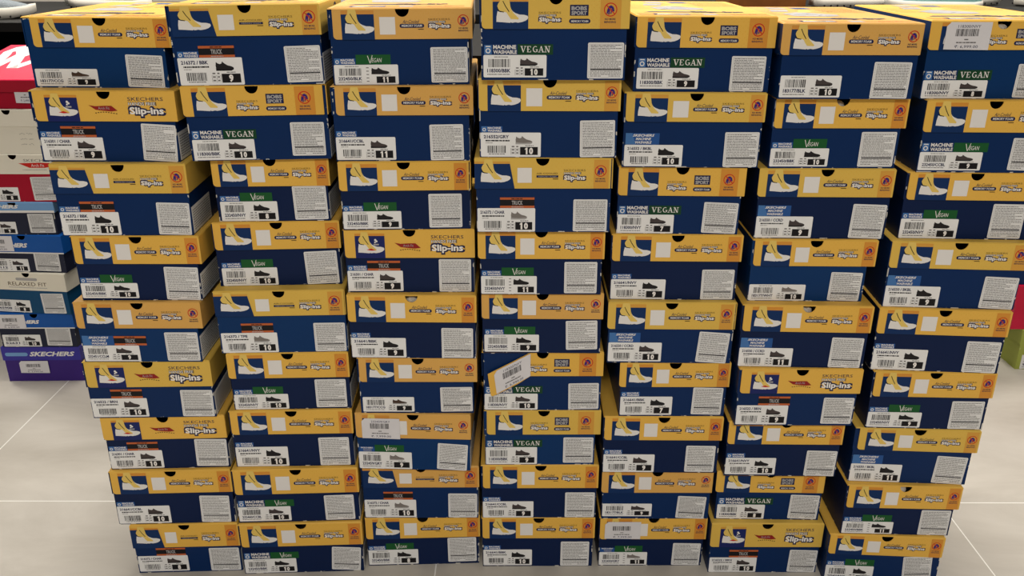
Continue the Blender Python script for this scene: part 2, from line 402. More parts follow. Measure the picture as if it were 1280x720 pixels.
def top_art(mb, w, L, h, tone, seed):
    """print on the lid's top face (x across, y back): warp text-plane art onto the top"""
    rnd = random.Random(seed)
    t = MB()
    zone = {'l': 'o_l', 'g': 'o_g', 't': 'o_t'}[tone]
    yy = 0
    t.rect(-w * .47, w * .47, .008, .040, yy, zone)
    t.rect(-w * .36, -w * .10, .012, .036, yy - .0001, 'panel')
    foot_art(t, -w * .36, -w * .10, .010, .036, yy - .0002)
    t.text('Arch Fit', w * .2, .018, yy - .0001, 'maroon', height=.008)
    t.rect(0, w * .1, .012, .034, yy - .0001, 'lgrey')
    # large shoe print in the middle, drawn in pieces
    t.poly([(-w * .25, .12), (-w * .28, .165), (-w * .1, .20), (w * .02, .17), (w * .12, .145), (w * .10, .12), (0, .11)], yy - .0001, 'lgrey')
    t.poly([(-w * .12, .19), (-w * .02, .25), (w * .05, .25), (w * .0, .19)], yy - .0002, 'foot')
    t.poly([(-w * .40, .06), (-w * .05, .06), (0, .075), (-w * .35, .075)], yy - .0001, 'panel')
    t.poly([(-w * .30, .21), (-w * .16, .21), (-w * .12, .25), (-w * .27, .25)], yy - .0001, 'lgrey')
    t.poly([(-w * .02, .27), (w * .12, .27), (w * .10, .30), (-w * .04, .30)], yy - .0001, 'mid')
    t.poly([(-w * .22, .27), (-w * .08, .27), (-w * .10, .305), (-w * .24, .305)], yy - .0001, 'lgrey')
    for i in range(16):
        a = rnd.uniform(-.3, .1); b = rnd.uniform(.10, .30)
        t.stroke((a * w, b), ((a + rnd.uniform(.05, .14)) * w, b + rnd.uniform(-.02, .02)), .0014, yy - .0003, 'ink' if i % 2 else 'grey')
    t.text('Slip-ins', -w * .05, .05, yy - .0003, 'ink', height=.03, bold=.06)
    for i in range(6):
        for k in range(2): t.dashes(w * .12, w * .44, .19 + .02 * i + k * .006, .0018, yy - .0001, 'thin', rnd)
    for i in range(5): t.dashes(-w * .46, -w * .30, .14 + .02 * i, .0018, yy - .0001, 'thin', rnd)
    vs = [(v[0], v[2], h - v[1] * 1 + .0002) for v in t.v]
    o = len(mb.v); mb.v += vs
    for f, k, sm in zip(t.f, t.mi, t.smooth):
        mb.f.append(tuple(i + o for i in f)); mb.mi.append(mb.m(t.mats[k])); mb.smooth.append(sm)

def side_art(mb, xr, h, d, tone):
    """print on the lid's right side (looking along -x)"""
    t = MB()
    t.disc(.13, h - d * .5, .014, 0, 'ink', 18, rz=.017)
    t.ring(.13, h - d * .5, .0105, .0125, -.0001, 'y_l')
    t.text('S', .13, h - d * .5 - .008, -.0002, 'y_l', height=.016, bold=.03, center=True)
    t.rect(.19, .30, h - d * .86, h - d * .14, 0, 'white')
    rnd = random.Random(5)
    p = (.195, h - d * .5)
    for i in range(12):
        q = (p[0] + .0085, h - d * .5 + rnd.uniform(-.013, .013)); t.stroke(p, q, .0018, -.0001, 'black'); p = q
    vs = [(xr + .0002 - v[1], v[0], v[2]) for v in t.v]
    o = len(mb.v); mb.v += vs
    for f, k, sm in zip(t.f, t.mi, t.smooth):
        mb.f.append(tuple(i + o for i in f)); mb.mi.append(mb.m(t.mats[k])); mb.smooth.append(sm)

# ------------------------------------------------------------------ shoebox parts
def notch_outline(x0, x1, z0, z1, nx, nr, nd, rl, rr, n=10):
    pts = []
    for i in range(5):
        a = math.pi + math.pi / 2 * i / 4; pts.append((x0 + rl + rl * math.cos(a), z0 + rl + rl * math.sin(a)))
    for i in range(5):
        a = 1.5 * math.pi + math.pi / 2 * i / 4; pts.append((x1 - rr + rr * math.cos(a), z0 + rr + rr * math.sin(a)))
    pts.append((x1, z1))
    if nr:
        for i in range(n + 1):
            a = -math.pi * i / n; pts.append((nx + nr * math.cos(a), z1 + nd * math.sin(a)))
    pts.append((x0, z1))
    return pts

BL = .325
def make_body(parent, bw, h, mat, nx=0, blen=BL, notch=True):
    mb = MB(); t = .0015; top = h - .003
    mb.slab(notch_outline(-bw / 2, bw / 2, 0, top, nx, .0115 if notch else 0, .0125, .0001, .0001), 0, t, mat)
    mb.box(-bw / 2, bw / 2, blen - t, blen, 0, top, mat)
    mb.box(-bw / 2, -bw / 2 + t, t, blen - t, 0, top, mat)
    mb.box(bw / 2 - t, bw / 2, t, blen - t, 0, top, mat)
    mb.box(-bw / 2 + t, bw / 2 - t, t, blen - t, 0, t, 'inner')
    return mb.build('body', parent)

def make_lid(parent, w, d, h, dx, front, side_l, side_r, art=None, top=None, warp=None, blen=BL, nx=0, rl=.005, rr=.001, notch=True, sart=None, bw=None):
    mb = MB(warp=warp); bw = bw or w - .006
    xl = min(-bw / 2 - .0018, dx - w / 2); xr = max(bw / 2 + .0018, dx + w / 2); t = .0014; yf = -.0025; yb = blen + .0025; ch = .0018; z0 = h - d; zt = h - ch
    def shift(q):
        q = [(p + dx, r) for p, r in q]
        if not warp: return q
        out = []
        for i in range(len(q)):
            a, b = q[i], q[(i + 1) % len(q)]; k = max(1, int(math.hypot(a[0] - b[0], a[1] - b[1]) / .006))
            out += [(a[0] + (b[0] - a[0]) * j / k, a[1] + (b[1] - a[1]) * j / k) for j in range(k)]
        return out
    if not warp:
        mb.slab(shift(notch_outline(-w / 2, w / 2, z0, zt, nx, .0105 if notch else 0, .0115, rl, rr)), yf, yf + t, front)
    else:             # torn flap: the left part hangs from a crease
        xc = -w / 2 + .40 * w
        mb.slab(shift(notch_outline(-w / 2, xc, z0, zt, 0, 0, 0, rl, .0001)), yf, yf + t, front)
        mb.slab(shift(notch_outline(xc, w / 2, z0, zt, nx, .0105, .0115, .0001, rr)), yf, yf + t, front)
    if art:
        k = len(mb.v); keep = mb.warp; mb.warp = None
        art(mb, yf - .00015)
        for i in range(k, len(mb.v)):
            q = (mb.v[i][0] + dx, mb.v[i][1], mb.v[i][2]); mb.v[i] = keep(*q) if keep else q
    mb.warp = None
    mb.box(xl, xl + t, yf + t, yb, z0, zt, side_l)
    mb.box(xr - t, xr, yf + t, yb, z0, zt, side_r)
    mb.box(xl + t, xr - t, yb - t, yb, z0, zt, side_r)
    a = [(xl, yf, zt), (xr, yf, zt), (xr, yb, zt), (xl, yb, zt)]
    c = [(xl + ch, yf + ch, h), (xr - ch, yf + ch, h), (xr - ch, yb - ch, h), (xl + ch, yb - ch, h)]
    mb.add(a + c, [(0, 1, 5, 4), (1, 2, 6, 5), (2, 3, 7, 6), (3, 0, 4, 7), (4, 5, 6, 7), (3, 2, 1, 0)], top[0] if top else front)
    if top and top[1]: top[1](mb)
    if sart: sart(mb, xr)
    return mb.build('lid', parent)

def printed_shoe(mb, x0, x1, z0, z1, y, kind):
    W, H = x1 - x0, z1 - z0
    P = lambda pts: [(x0 + a * W, z0 + b * H) for a, b in pts]
    sole = {'shoe_black': 'black', 'shoe_grey': 'lgrey', 'shoe_brown': 'lgrey', 'shoe_char': 'shoe_black'}[kind]
    mb.poly(P([(0, .0), (.85, .0), (.98, .12), (1, .28), (.5, .2), (0, .3)]), y, sole)
    mb.poly(P([(.02, .22), (.0, .55), (.04, .95), (.12, .80), (.24, .72), (.34, .78), (.38, 1.0), (.5, .78), (.66, .58), (.86, .48), (.98, .36), (.99, .24), (.5, .16)]), y - .0001, kind)

def numeral(mb, s, cx, z, H, y, mat):
    cw = H * .66; x = cx - cw * len(s) / 2
    for ch in s:
        if ch == '1': mb.poly([(x + cw * .34, z), (x + cw * .72, z), (x + cw * .72, z + H), (x + cw * .42, z + H), (x + cw * .14, z + H * .82), (x + cw * .14, z + H * .66), (x + cw * .34, z + H * .74)], y, mat)
        else: mb.text(ch, x + cw * .07, z, y, mat, height=H, width=cw * .88, bold=.055)
        x += cw

def sheet(mb, x0, x1, z0, z1, y, mat, r=.002, th=.0003):
    pts = []
    for cx, cz, a0 in ((x0 + r, z0 + r, math.pi), (x1 - r, z0 + r, 1.5 * math.pi), (x1 - r, z1 - r, 0), (x0 + r, z1 - r, .5 * math.pi)):
        for i in range(4): a = a0 + math.pi / 2 * i / 3; pts.append((cx + r * math.cos(a), cz + r * math.sin(a)))
    mb.slab(pts, y, y + th, mat)

def size_label(parent, x0, w, z0, h, layout, code, size, kind, rnd):
    mb = MB(); y = -.0006; e = .00015; x1 = x0 + w; z1 = z0 + h
    sheet(mb, x0, x1, z0, z1, y, 'label', r=.0018, th=.0004)
    y -= e
    U = lambda u: x0 + u * w
    V = lambda v: z0 + v * h
    sizex0 = .655
    if layout == 1:
        mb.dashes(U(.17), U(.40), V(.90), h * .03, y, 'grey', rnd)
        mb.bars(U(.08), U(.42), V(.46), V(.82), y, 'black', rnd)
        mb.text(code, U(.06), V(.22), y, 'ink', height=h * .17, width=w * .37, bold=.032)
        mb.dashes(U(.06), U(.42), V(.12), h * .035, y, 'grey', rnd)
    else:
        mb.text(code, U(.05), V(.76), y, 'ink', height=h * .14, width=w * .42, bold=.032)
        mb.dashes(U(.08), U(.48), V(.64), h * .055, y, 'black', rnd)
        mb.dashes(U(.08), U(.20), V(.56), h * .03, y, 'lgrey', rnd)
        mb.bars(U(.11), U(.42), V(.16), V(.46), y, 'black', rnd)
        mb.dashes(U(.13), U(.40), V(.10), h * .03, y, 'grey', rnd)
    if size == '11' and layout == 1:
        for k in range(5): mb.rect(U(.50), U(.54), V(.15 + k * .17), V(.19 + k * .17), y, 'grey')
    else:
        for k in range(3): mb.rect(U(.50), U(.645), V(.10 + k * .125), V(.105 + k * .125), y, 'grey')
        for q in (.50, .575, .64): mb.rect(U(q), U(q + .004), V(.10), V(.355), y, 'grey')
        for k in range(3):
            mb.rect(U(.515), U(.56), V(.14 + k * .13), V(.19 + k * .13), y - .00003, 'grey')
            mb.rect(U(.59), U(.625), V(.14 + k * .13), V(.19 + k * .13), y - .00003, 'grey')
    mb.dashes(U(.74), U(.88), V(.45), h * .03, y, 'grey', rnd)
    mb.rect(U(sizex0), U(.95), V(.08), V(.41), y, 'black')
    numeral(mb, size, U(.80), V(.105), h * .28, y - e, 'sliptext')
    printed_shoe(mb, U(.58), U(.86), V(.52), V(.86), y, kind)
    o = mb.build('size_label', parent); return o

def information_label(parent, cx, cz, w, h, ang, rnd, zmin):
    mb = MB(); e = .00015
    sheet(mb, -w / 2, w / 2, -h / 2, h / 2, -.0006, 'info', r=.002, th=.0004)
    y = -.00075
    n = 20; mat = 'grey'
    dark = 5
    for i in range(n):
        z = h / 2 - h * (.07 + .86 * i / (n - 1))
        xe = w * .44 if (rnd.random() > .25 or i > 13) else w * rnd.uniform(.1, .4)
        if i == n - dark: mb.rect(-w * .42, w * .44, z - .0009, z + .0011, y, 'grey'); mb.dashes(-w * .42, w * .44, z - .0008, .0018, y - e, 'black', rnd)
        elif i == n - 1: mb.dashes(-w * .42, -w * .1, z - .0005, .0009, y, mat, rnd); mb.dashes(w * .1, w * .42, z - .0005, .0009, y, mat, rnd)
        else: mb.dashes(-w * .43, xe, z - .0006, .0010, y, mat, rnd)
    for a, b, c, q in ((-w * .46, w * .46, h * .46, h * .465), (-w * .46, w * .46, -h * .465, -h * .46)):
        mb.rect(a, b, c, q, y, 'grey')
    mb.rect(-w * .465, -w * .46, -h * .46, h * .46, y, 'grey'); mb.rect(w * .46, w * .465, -h * .46, h * .46, y, 'grey')
    o = mb.build('information_label', parent, loc=(cx, 0, cz)); o.rotation_euler = (0, -ang, 0)
    return o

def washable_badge(parent, x, z, style):
    mb = MB(); e = .00015; y = -.0004
    if style == 'small':
        mb.rect(x, x + .0325, z, z + .0092, y, 'mid')
        mb.rect(x + .0006, x + .0085, z + .0006, z + .0088, y - e, 'sky')
        mb.ring(x + .0045, z + .0040, .0016, .0027, y - 2 * e, 'white', 12)
        mb.text('MACHINE', x + .0098, z + .0049, y - e, 'white', height=.0034, width=.0205, bold=.03)
        mb.text('WASHABLE', x + .0098, z + .0008, y - e, 'white', height=.0034, width=.0215, bold=.03)
        wd = .0325
    elif style == 'tiny':
        mb.rect(x, x + .028, z, z + .010, y, 'mid')
        mb.text('SKECHERS', x + .003, z + .0070, y - e, 'white', height=.0024, width=.022, bold=.03)
        mb.text('MACHINE', x + .015, z + .0040, y - e, 'lgrey', height=.0022, width=.015, bold=.03, center=True)
        mb.text('WASHABLE', x + .015, z + .0008, y - e, 'lgrey', height=.0022, width=.015, bold=.03, center=True)
        wd = .028
    elif style == 'big':
        mb.rect(x, x + .049, z, z + .0150, y, 'panel')
        mb.rect(x + .0006, x + .0112, z + .0006, z + .0135, y - e, 'sky')
        mb.ring(x + .0060, z + .0055, .0022, .0037, y - 2 * e, 'white', 14)
        mb.poly([(x + .002, z + .011), (x + .010, z + .011), (x + .009, z + .0125), (x + .003, z + .0125)], y - 2 * e, 'white')
        mb.text('MACHINE', x + .0135, z + .0080, y - e, 'white', height=.0058, width=.0335, bold=.035)
        mb.text('WASHABLE', x + .0135, z + .0012, y - e, 'white', height=.0054, width=.0345, bold=.03)
        wd = .049
    else:
        mb.rect(x, x + .053, z, z + .0180, y, 'mid')
        mb.poly([(x, z), (x + .016, z), (x + .010, z + .018), (x, z + .018)], y - e * .5, 'sky')
        mb.text('SKECHERS', x + .011, z + .0125, y - e, 'white', height=.0040, width=.034, bold=.03, shear=.3)
        mb.text('MACHINE', x + .028, z + .0070, y - e, 'white', height=.0040, width=.024, bold=.03, shear=.2, center=True)
        mb.text('WASHABLE', x + .028, z + .0015, y - e, 'white', height=.0040, width=.026, bold=.03, shear=.2, center=True)
        wd = .053
    mb.build('washable_badge', parent)
    return wd

def serif_vegan(mb, x, z, W, H, y, mat):
    """VEGAN in thick-and-thin serif capitals"""
    g = W / 5.0; t = H * .17; n = H * .08
    def st(a, b, wd): mb.stroke((x + a[0], z + a[1]), (x + b[0], z + b[1]), wd, y, mat)
    def ser(cx, cz): mb.rect(x + cx - g * .2, x + cx + g * .2, z + cz - n / 2, z + cz + n / 2, y - .00005, mat)
    a = g * .08
    st((a + g * .1, H), (a + g * .42, 0), t); st((a + g * .76, H), (a + g * .42, 0), n); ser(a + g * .12, H - n / 2); ser(a + g * .74, H - n / 2)
    o = g
    st((o + g * .25, 0), (o + g * .25, H), t)
    for q in (n / 2, H / 2, H - n / 2): st((o + g * .1, q), (o + g * (.75 if q != H / 2 else .6), q), n)
    st((o + g * .75, 0), (o + g * .75, H * .28), n); st((o + g * .72, H), (o + g * .72, H * .75), n)
    o = 2 * g; m = []
    for i in range(9):
        an = math.radians(50 + 260 * i / 8); m.append((o + g * .5 + g * .36 * math.cos(an), H / 2 + H * .46 * math.sin(an)))
    for i in range(8): st(m[i], m[i + 1], t * (.9 if 2 < i < 6 else .6))
    st((o + g * .76, H * .1), (o + g * .76, H * .45), t); st((o + g * .55, H * .45), (o + g * .92, H * .45), n)
    o = 3 * g
    st((o + g * .45, H), (o + g * .12, 0), n); st((o + g * .45, H), (o + g * .78, 0), t); st((o + g * .22, H * .33), (o + g * .66, H * .33), n)
    ser(o + g * .14, n / 2); ser(o + g * .78, n / 2)
    o = 4 * g
    st((o + g * .2, 0), (o + g * .2, H), n); st((o + g * .2, H), (o + g * .76, 0), t); st((o + g * .8, 0), (o + g * .8, H), n)
    ser(o + g * .2, n / 2); ser(o + g * .2, H - n / 2); ser(o + g * .8, H - n / 2)

def vegan_badge(parent, x, z, style, off):
    mb = MB(); e = .00015; y = -.0004
    if style == 'script':
        mb.rect(x, x + .053, z, z + .0145, y, 'green')
        for a, b, c in ((0, 0, .0), ):
            mb.stroke((x + .018, z + .0130), (x + .0215, z + .0015), .0010, y - e, 'white')
            mb.stroke((x + .0215, z + .0015), (x + .0255, z + .0135), .0009, y - e, 'white')
        mb.text('EGAN', x + .0240, z + .0030, y - e, 'white', height=.0064, width=.0155, shear=.25)
    else:
        mb.rect(x, x + .052, z, z + .0150, y, 'green_d')
        serif_vegan(mb, x + .004, z + .0035, .044, .0088, y - e, 'white')
    mb.build('vegan_badge', parent)

def striped_badge(parent, x, z):
    mb = MB(); e = .00015; y = -.0004
    mb.rect(x, x + .0545, z, z + .0175, y, 'black')
    mb.rect(x, x + .0545, z, z + .0036, y - e, 'orange'); mb.rect(x, x + .0545, z + .0135, z + .0172, y - e, 'orange')
    mb.text('TRUCK', x + .0272, z + .0048, y - e, 'lgrey', height=.0072, width=.0175, bold=.03, center=True)
    rnd = random.Random(2)
    mb.dashes(x + .018, x + .037, z + .0146, .0013, y - 2 * e, 'black', rnd)
    mb.dashes(x + .018, x + .037, z + .0010, .0013, y - 2 * e, 'lgrey', rnd)
    mb.build('striped_badge', parent)

def price_tag(parent, x0, x1, z0, z1, code, price, y=-.0031, warp=None, torn=False, rnd=None):
    mb = MB(warp=warp); e = .00015
    mb.slab([(x0, z0 + .001), (x1, z0), (x1, z1), (x0 + .006, z1), (x0, z1 - .006)], y, y + .0003, 'tag')
    w, h = x1 - x0, z1 - z0
    if not torn: mb.text(code, x0 + w * .5, z0 + h * .80, y - e, 'ink', height=h * .10, width=w * .50, center=True)
    mb.bars(x0 + w * .22, x0 + w * .72, z0 + h * .50, z0 + h * .76, y - e, 'black', rnd)
    mb.rect(x0 + w * .43, x0 + w * .52, z0 + h * .36, z0 + h * .40, y - e, 'grey')
    mb.dashes(x0 + w * .26, x0 + w * .70, z0 + h * .25, h * .045, y - e, 'grey', rnd)
    mb.text('\u20b9: ' + price, x0 + w * .5, z0 + h * .06, y - e, 'ink', height=h * .12, width=w * .52, center=True)
    return mb.build('price_tag', parent)

def tissue(parent, x, z):
    vs = []; fs = []; rnd = random.Random(int(x * 1e4) + 3); n, m_ = 12, 6
    for j in range(m_ + 1):
        for i in range(n):
            a = 2 * math.pi * i / n; ph = math.pi / 2 * j / m_
            r = (.0105 * math.cos(ph) + .0004) * rnd.uniform(.88, 1.08)
            vs.append((x + r * math.cos(a), .0125 - .0125 * math.sin(ph) * rnd.uniform(.9, 1.02), z + r * .8 * math.sin(a)))
    for j in range(m_):
        for i in range(n):
            fs.append((j * n + i, j * n + (i + 1) % n, (j + 1) * n + (i + 1) % n, (j + 1) * n + i))
    fs.append(tuple(range(m_ * n, m_ * n + n)))
    mb = MB(); mb.add(vs, fs, 'tissue'); return mb.build('tissue_wrap', parent)

# ------------------------------------------------------------------ the wall of boxes
# x, y, yaw, roll, height, lid width, lid depth, body width, lid shift | size label x,w,z,h | info label cx,cz,w,h,deg
G = [
    (-0.6424, 0.0369, 0.0077, -0.0035, 0.1069, 0.2111, 0.0451, 0.2094, 0.0119, 0.0039, 0.0966, 0.0024, 0.0265, 0.0703, 0.0234, 0.0569, 0.0491, -1.8752),
    (-0.637, 0.0138, 0.0134, -0.0042, 0.1126, 0.2189, 0.0477, 0.2171, 0.0044, 0.0029, 0.0971, 0.0026, 0.0365, 0.0824, 0.0308, 0.0536, 0.0584, -3.1615),
    (-0.6251, 0.0024, 0.0292, -0.0045, 0.1194, 0.2129, 0.0482, 0.2105, 0.0005, 0.0006, 0.0936, 0.001, 0.0387, 0.077, 0.0277, 0.0524, 0.0538, -1.5773),
    (-0.6195, 0.0015, 0.0152, -0.0038, 0.1142, 0.2066, 0.0484, 0.1997, 0.0044, 0.0007, 0.094, 0.0041, 0.027, 0.0705, 0.0288, 0.0558, 0.0581, -1.4437),
    (-0.633, -0.005, 0.0113, -0.0026, 0.1118, 0.2109, 0.0478, 0.2006, 0.0051, 0.0018, 0.0952, 0.0014, 0.0296, 0.0735, 0.0289, 0.0558, 0.053, -0.0296),
    (-0.6315, -0.0008, 0.0339, -0.002, 0.1119, 0.215, 0.0499, 0.2144, 0.0018, 0.0012, 0.0966, 0.0022, 0.0367, 0.079, 0.0275, 0.0553, 0.0522, -0.817),
    (-0.6211, 0.0052, 0.0472, -0.0018, 0.1098, 0.2173, 0.0467, 0.2134, -0.0005, 0.0007, 0.094, 0.0019, 0.0369, 0.0772, 0.0315, 0.0567, 0.0562, -1.438),
    (-0.623, -0.0005, 0.044, -0.0022, 0.1167, 0.2162, 0.0483, 0.2152, 0.0014, -0.0001, 0.0956, 0.0018, 0.038, 0.0724, 0.0284, 0.0538, 0.058, -1.5276),
    (-0.6126, -0.002, 0.0447, -0.0018, 0.111, 0.1994, 0.0513, 0.1949, 0.0001, 0.0021, 0.0931, 0.0034, 0.0355, 0.0668, 0.0279, 0.0561, 0.0517, -0.3745),
    (-0.4038, 0.02, 0.0152, 0.015, 0.1197, 0.2241, 0.046, 0.2266, 0.0037, 0.0052, 0.0985, -0.0023, 0.0411, 0.0853, 0.0305, 0.0549, 0.0542, 1.0016),
    (-0.4001, 0.0222, 0.0348, 0.0127, 0.1184, 0.2188, 0.0474, 0.2203, -0.0034, 0.0037, 0.0974, 0.0012, 0.0327, 0.0764, 0.0324, 0.053, 0.0532, -0.3246),
    (-0.3934, 0.0357, 0.0062, 0.0103, 0.1067, 0.1907, 0.0465, 0.1841, 0.0021, 0.0048, 0.0939, 0.0001, 0.0334, 0.0614, 0.0311, 0.055, 0.057, 0.8281),
    (-0.3932, 0.0347, 0.0436, 0.0075, 0.1138, 0.2088, 0.0482, 0.2056, 0.0018, 0.0053, 0.0928, 0.0005, 0.0318, 0.0707, 0.0308, 0.0547, 0.0584, 1.7983),
    (-0.3927, 0.0123, 0.0305, 0.0055, 0.1164, 0.2182, 0.0464, 0.2175, -0.0003, 0.0025, 0.0957, -0.0003, 0.0372, 0.0795, 0.028, 0.0535, 0.0534, -0.1747),
    (-0.389, 0.0124, 0.0309, 0.0037, 0.112, 0.2107, 0.0487, 0.2065, -0.0003, 0.0018, 0.0947, 0.0004, 0.0297, 0.0692, 0.0305, 0.0542, 0.0553, -0.1872),
    (-0.3942, 0.009, 0.0267, 0.0023, 0.117, 0.2168, 0.0482, 0.2146, 0.0015, 0.0019, 0.0939, -0.0005, 0.0408, 0.0726, 0.0282, 0.0547, 0.0581, 0.3664),
    (-0.3955, 0.0011, 0.0438, 0.0012, 0.1163, 0.2258, 0.0528, 0.2239, 0.0016, 0.0015, 0.0959, 0.0033, 0.0314, 0.0759, 0.0295, 0.0544, 0.054, 0.6104),
    (-0.3951, -0.0029, 0.0448, 0.0011, 0.1142, 0.226, 0.0509, 0.2251, 0.0018, 0.0011, 0.0974, 0.0018, 0.0318, 0.0808, 0.0296, 0.0544, 0.0524, -3.9132),
    (-0.1704, 0.0159, 0.0281, 0.0067, 0.1137, 0.2093, 0.0454, 0.2084, 0.0058, 0.002, 0.0977, 0.0002, 0.0299, 0.0742, 0.0295, 0.0562, 0.0527, 0.1438),
    (-0.1726, 0.0097, 0.0161, 0.003, 0.1178, 0.2123, 0.0452, 0.2108, 0.0061, -0.0033, 0.0933, 0.002, 0.0363, 0.0697, 0.0275, 0.0525, 0.0565, 0.7797),
    (-0.1713, 0.0084, 0.0338, 0.0025, 0.1134, 0.2071, 0.0475, 0.2072, -0.0012, -0.0006, 0.094, 0.0017, 0.0295, 0.0633, 0.0311, 0.0534, 0.0565, 0.1408),
    (-0.1696, 0.0116, 0.0083, 0.0016, 0.1122, 0.2142, 0.0498, 0.2121, 0.0011, 0.0007, 0.0922, 0.0025, 0.0364, 0.0746, 0.0297, 0.0534, 0.0577, -0.1484),
    (-0.1689, 0.0008, -0.0136, 0.0008, 0.1179, 0.2173, 0.0494, 0.2137, 0.0006, 0.001, 0.0932, 0.001, 0.0368, 0.0757, 0.026, 0.0537, 0.0557, -0.3658),
    (-0.1669, 0.004, 0.0033, -0.0001, 0.1101, 0.2048, 0.0469, 0.1992, 0.0041, 0.0039, 0.0905, 0.003, 0.029, 0.0721, 0.0275, 0.0561, 0.0482, 0.8351),
    (-0.1765, 0.0022, -0.0333, -0.0008, 0.1166, 0.2059, 0.05, 0.2029, 0.0008, -0.0026, 0.096, 0.0004, 0.0351, 0.0694, 0.0273, 0.0541, 0.0541, -3.5017),
    (-0.1692, 0.0146, 0.0062, -0.0003, 0.1152, 0.2142, 0.0458, 0.213, 0.002, 0.0005, 0.096, 0.0018, 0.0389, 0.0784, 0.0277, 0.0536, 0.0529, -0.5765),
    (-0.1692, 0.0203, 0.0427, -0.0004, 0.1128, 0.2163, 0.0489, 0.2131, 0.0009, 0.0003, 0.0949, 0.0025, 0.0339, 0.0742, 0.0329, 0.0547, 0.0557, 0.6976),
    (0.0602, -0.0341, 0.0039, 0.0007, 0.1202, 0.2138, 0.0468, 0.2119, 0.0022, 0.0031, 0.0928, 0.0039, 0.0323, 0.0767, 0.0282, 0.0526, 0.0514, 0.0416),
    (0.0551, -0.0196, -0.0142, 0.0014, 0.12, 0.2143, 0.048, 0.2106, 0.0014, 0.0017, 0.0925, 0.0009, 0.0377, 0.0755, 0.0281, 0.0533, 0.0565, 1.1711),
    (0.0497, -0.0173, -0.0042, 0.0032, 0.122, 0.2127, 0.0496, 0.2119, -0.0019, -0.0023, 0.0918, -0.0001, 0.039, 0.0743, 0.0278, 0.0537, 0.0525, -0.0015),
    (0.0476, -0.0041, -0.0116, 0.0034, 0.1134, 0.2068, 0.0499, 0.1997, 0.0002, 0.0006, 0.0921, 0.0009, 0.0317, 0.0658, 0.03, 0.0538, 0.055, 0.1646),
    (0.0508, 0.0044, -0.015, 0.0033, 0.1125, 0.2053, 0.0476, 0.2013, 0.001, 0.0028, 0.0935, 0.0021, 0.0324, 0.0682, 0.034, 0.0535, 0.0539, 1.5039),
    (0.0538, 0.0107, -0.0002, 0.0027, 0.1161, 0.2119, 0.0471, 0.2058, 0, -0.001, 0.0937, 0.0013, 0.0318, 0.0729, 0.0281, 0.0534, 0.0513, 0.8239),
    (0.0512, 0.0127, 0.0039, 0.002, 0.1151, 0.2042, 0.0501, 0.1985, 0.0065, 0.0011, 0.093, 0.0014, 0.036, 0.0696, 0.0309, 0.0542, 0.0529, -0.1258),
    (0.0514, 0.0133, 0.0042, 0.0017, 0.1172, 0.2129, 0.0499, 0.2124, 0.0023, 0.0011, 0.0945, 0.0004, 0.0357, 0.0759, 0.0259, 0.0551, 0.0548, -0.137),
    (0.05, 0.0158, 0.0049, 0.0021, 0.1148, 0.2127, 0.0475, 0.2102, 0.0016, 0.0001, 0.0932, 0.0027, 0.0366, 0.0714, 0.0291, 0.0543, 0.0562, -0.2073),
    (0.2884, 0.006, 0.0113, -0.0046, 0.112, 0.2095, 0.046, 0.2075, 0.0017, 0.0047, 0.0941, 0.0045, 0.0313, 0.0699, 0.0261, 0.0523, 0.0524, -0.3556),
    (0.2805, 0.0031, -0.0014, -0.0037, 0.1175, 0.2157, 0.0451, 0.2148, 0.0022, 0.0028, 0.0916, 0.0015, 0.0341, 0.0784, 0.0285, 0.0536, 0.0551, 0.3381),
    (0.2694, 0.0105, -0.016, -0.003, 0.1131, 0.203, 0.0481, 0.1978, 0.0019, -0.0011, 0.0913, -0.0003, 0.0317, 0.068, 0.0278, 0.0556, 0.0516, -1.8649),
    (0.2697, 0.0093, -0.0056, -0.0027, 0.1163, 0.2138, 0.0466, 0.2105, 0.0022, -0.0001, 0.0913, 0.0012, 0.0354, 0.074, 0.0273, 0.0538, 0.0534, 0.392),
    (0.27, 0, -0.0046, -0.0027, 0.1142, 0.2135, 0.0496, 0.2124, -0.0017, -0.0014, 0.0914, 0.0027, 0.0357, 0.0737, 0.026, 0.0525, 0.057, -3.6989),
    (0.283, 0.0043, 0.0067, -0.002, 0.1076, 0.1926, 0.0481, 0.1859, 0.0005, 0.0003, 0.0916, 0.0028, 0.0363, 0.0612, 0.0302, 0.0528, 0.0533, -1.2586),
    (0.2692, 0.0042, -0.0054, -0.0012, 0.1178, 0.2109, 0.0483, 0.208, 0.002, 0.001, 0.0926, 0.0009, 0.0373, 0.072, 0.0295, 0.053, 0.0547, -0.5162),
    (0.2686, 0.0123, 0.0018, -0.0008, 0.1076, 0.2047, 0.0483, 0.2, -0.0001, 0.0013, 0.0922, 0.0055, 0.028, 0.0666, 0.0241, 0.0531, 0.0484, -2.7683),
    (0.2667, 0.0182, 0.004, -0.0004, 0.1137, 0.2025, 0.0501, 0.1984, 0.0023, -0.0012, 0.0923, 0.0018, 0.0299, 0.0689, 0.0268, 0.0533, 0.051, -1.0281),
    (0.5046, -0.0111, 0.0136, -0.0013, 0.1112, 0.2089, 0.0459, 0.2043, -0.0018, 0.0014, 0.0923, 0.0024, 0.0326, 0.0663, 0.0258, 0.0568, 0.0536, -0.8054),
    (0.5047, 0.0035, 0.0125, -0.0018, 0.111, 0.2061, 0.0471, 0.2003, 0.0037, -0.0009, 0.0919, 0.0029, 0.0289, 0.0683, 0.0302, 0.0552, 0.0551, 0.0648),
    (0.5002, 0.0036, -0.0062, -0.0028, 0.1174, 0.216, 0.0466, 0.2116, -0.0003, -0.0015, 0.0915, 0.0013, 0.0361, 0.0753, 0.0256, 0.0543, 0.0571, -1.7396),
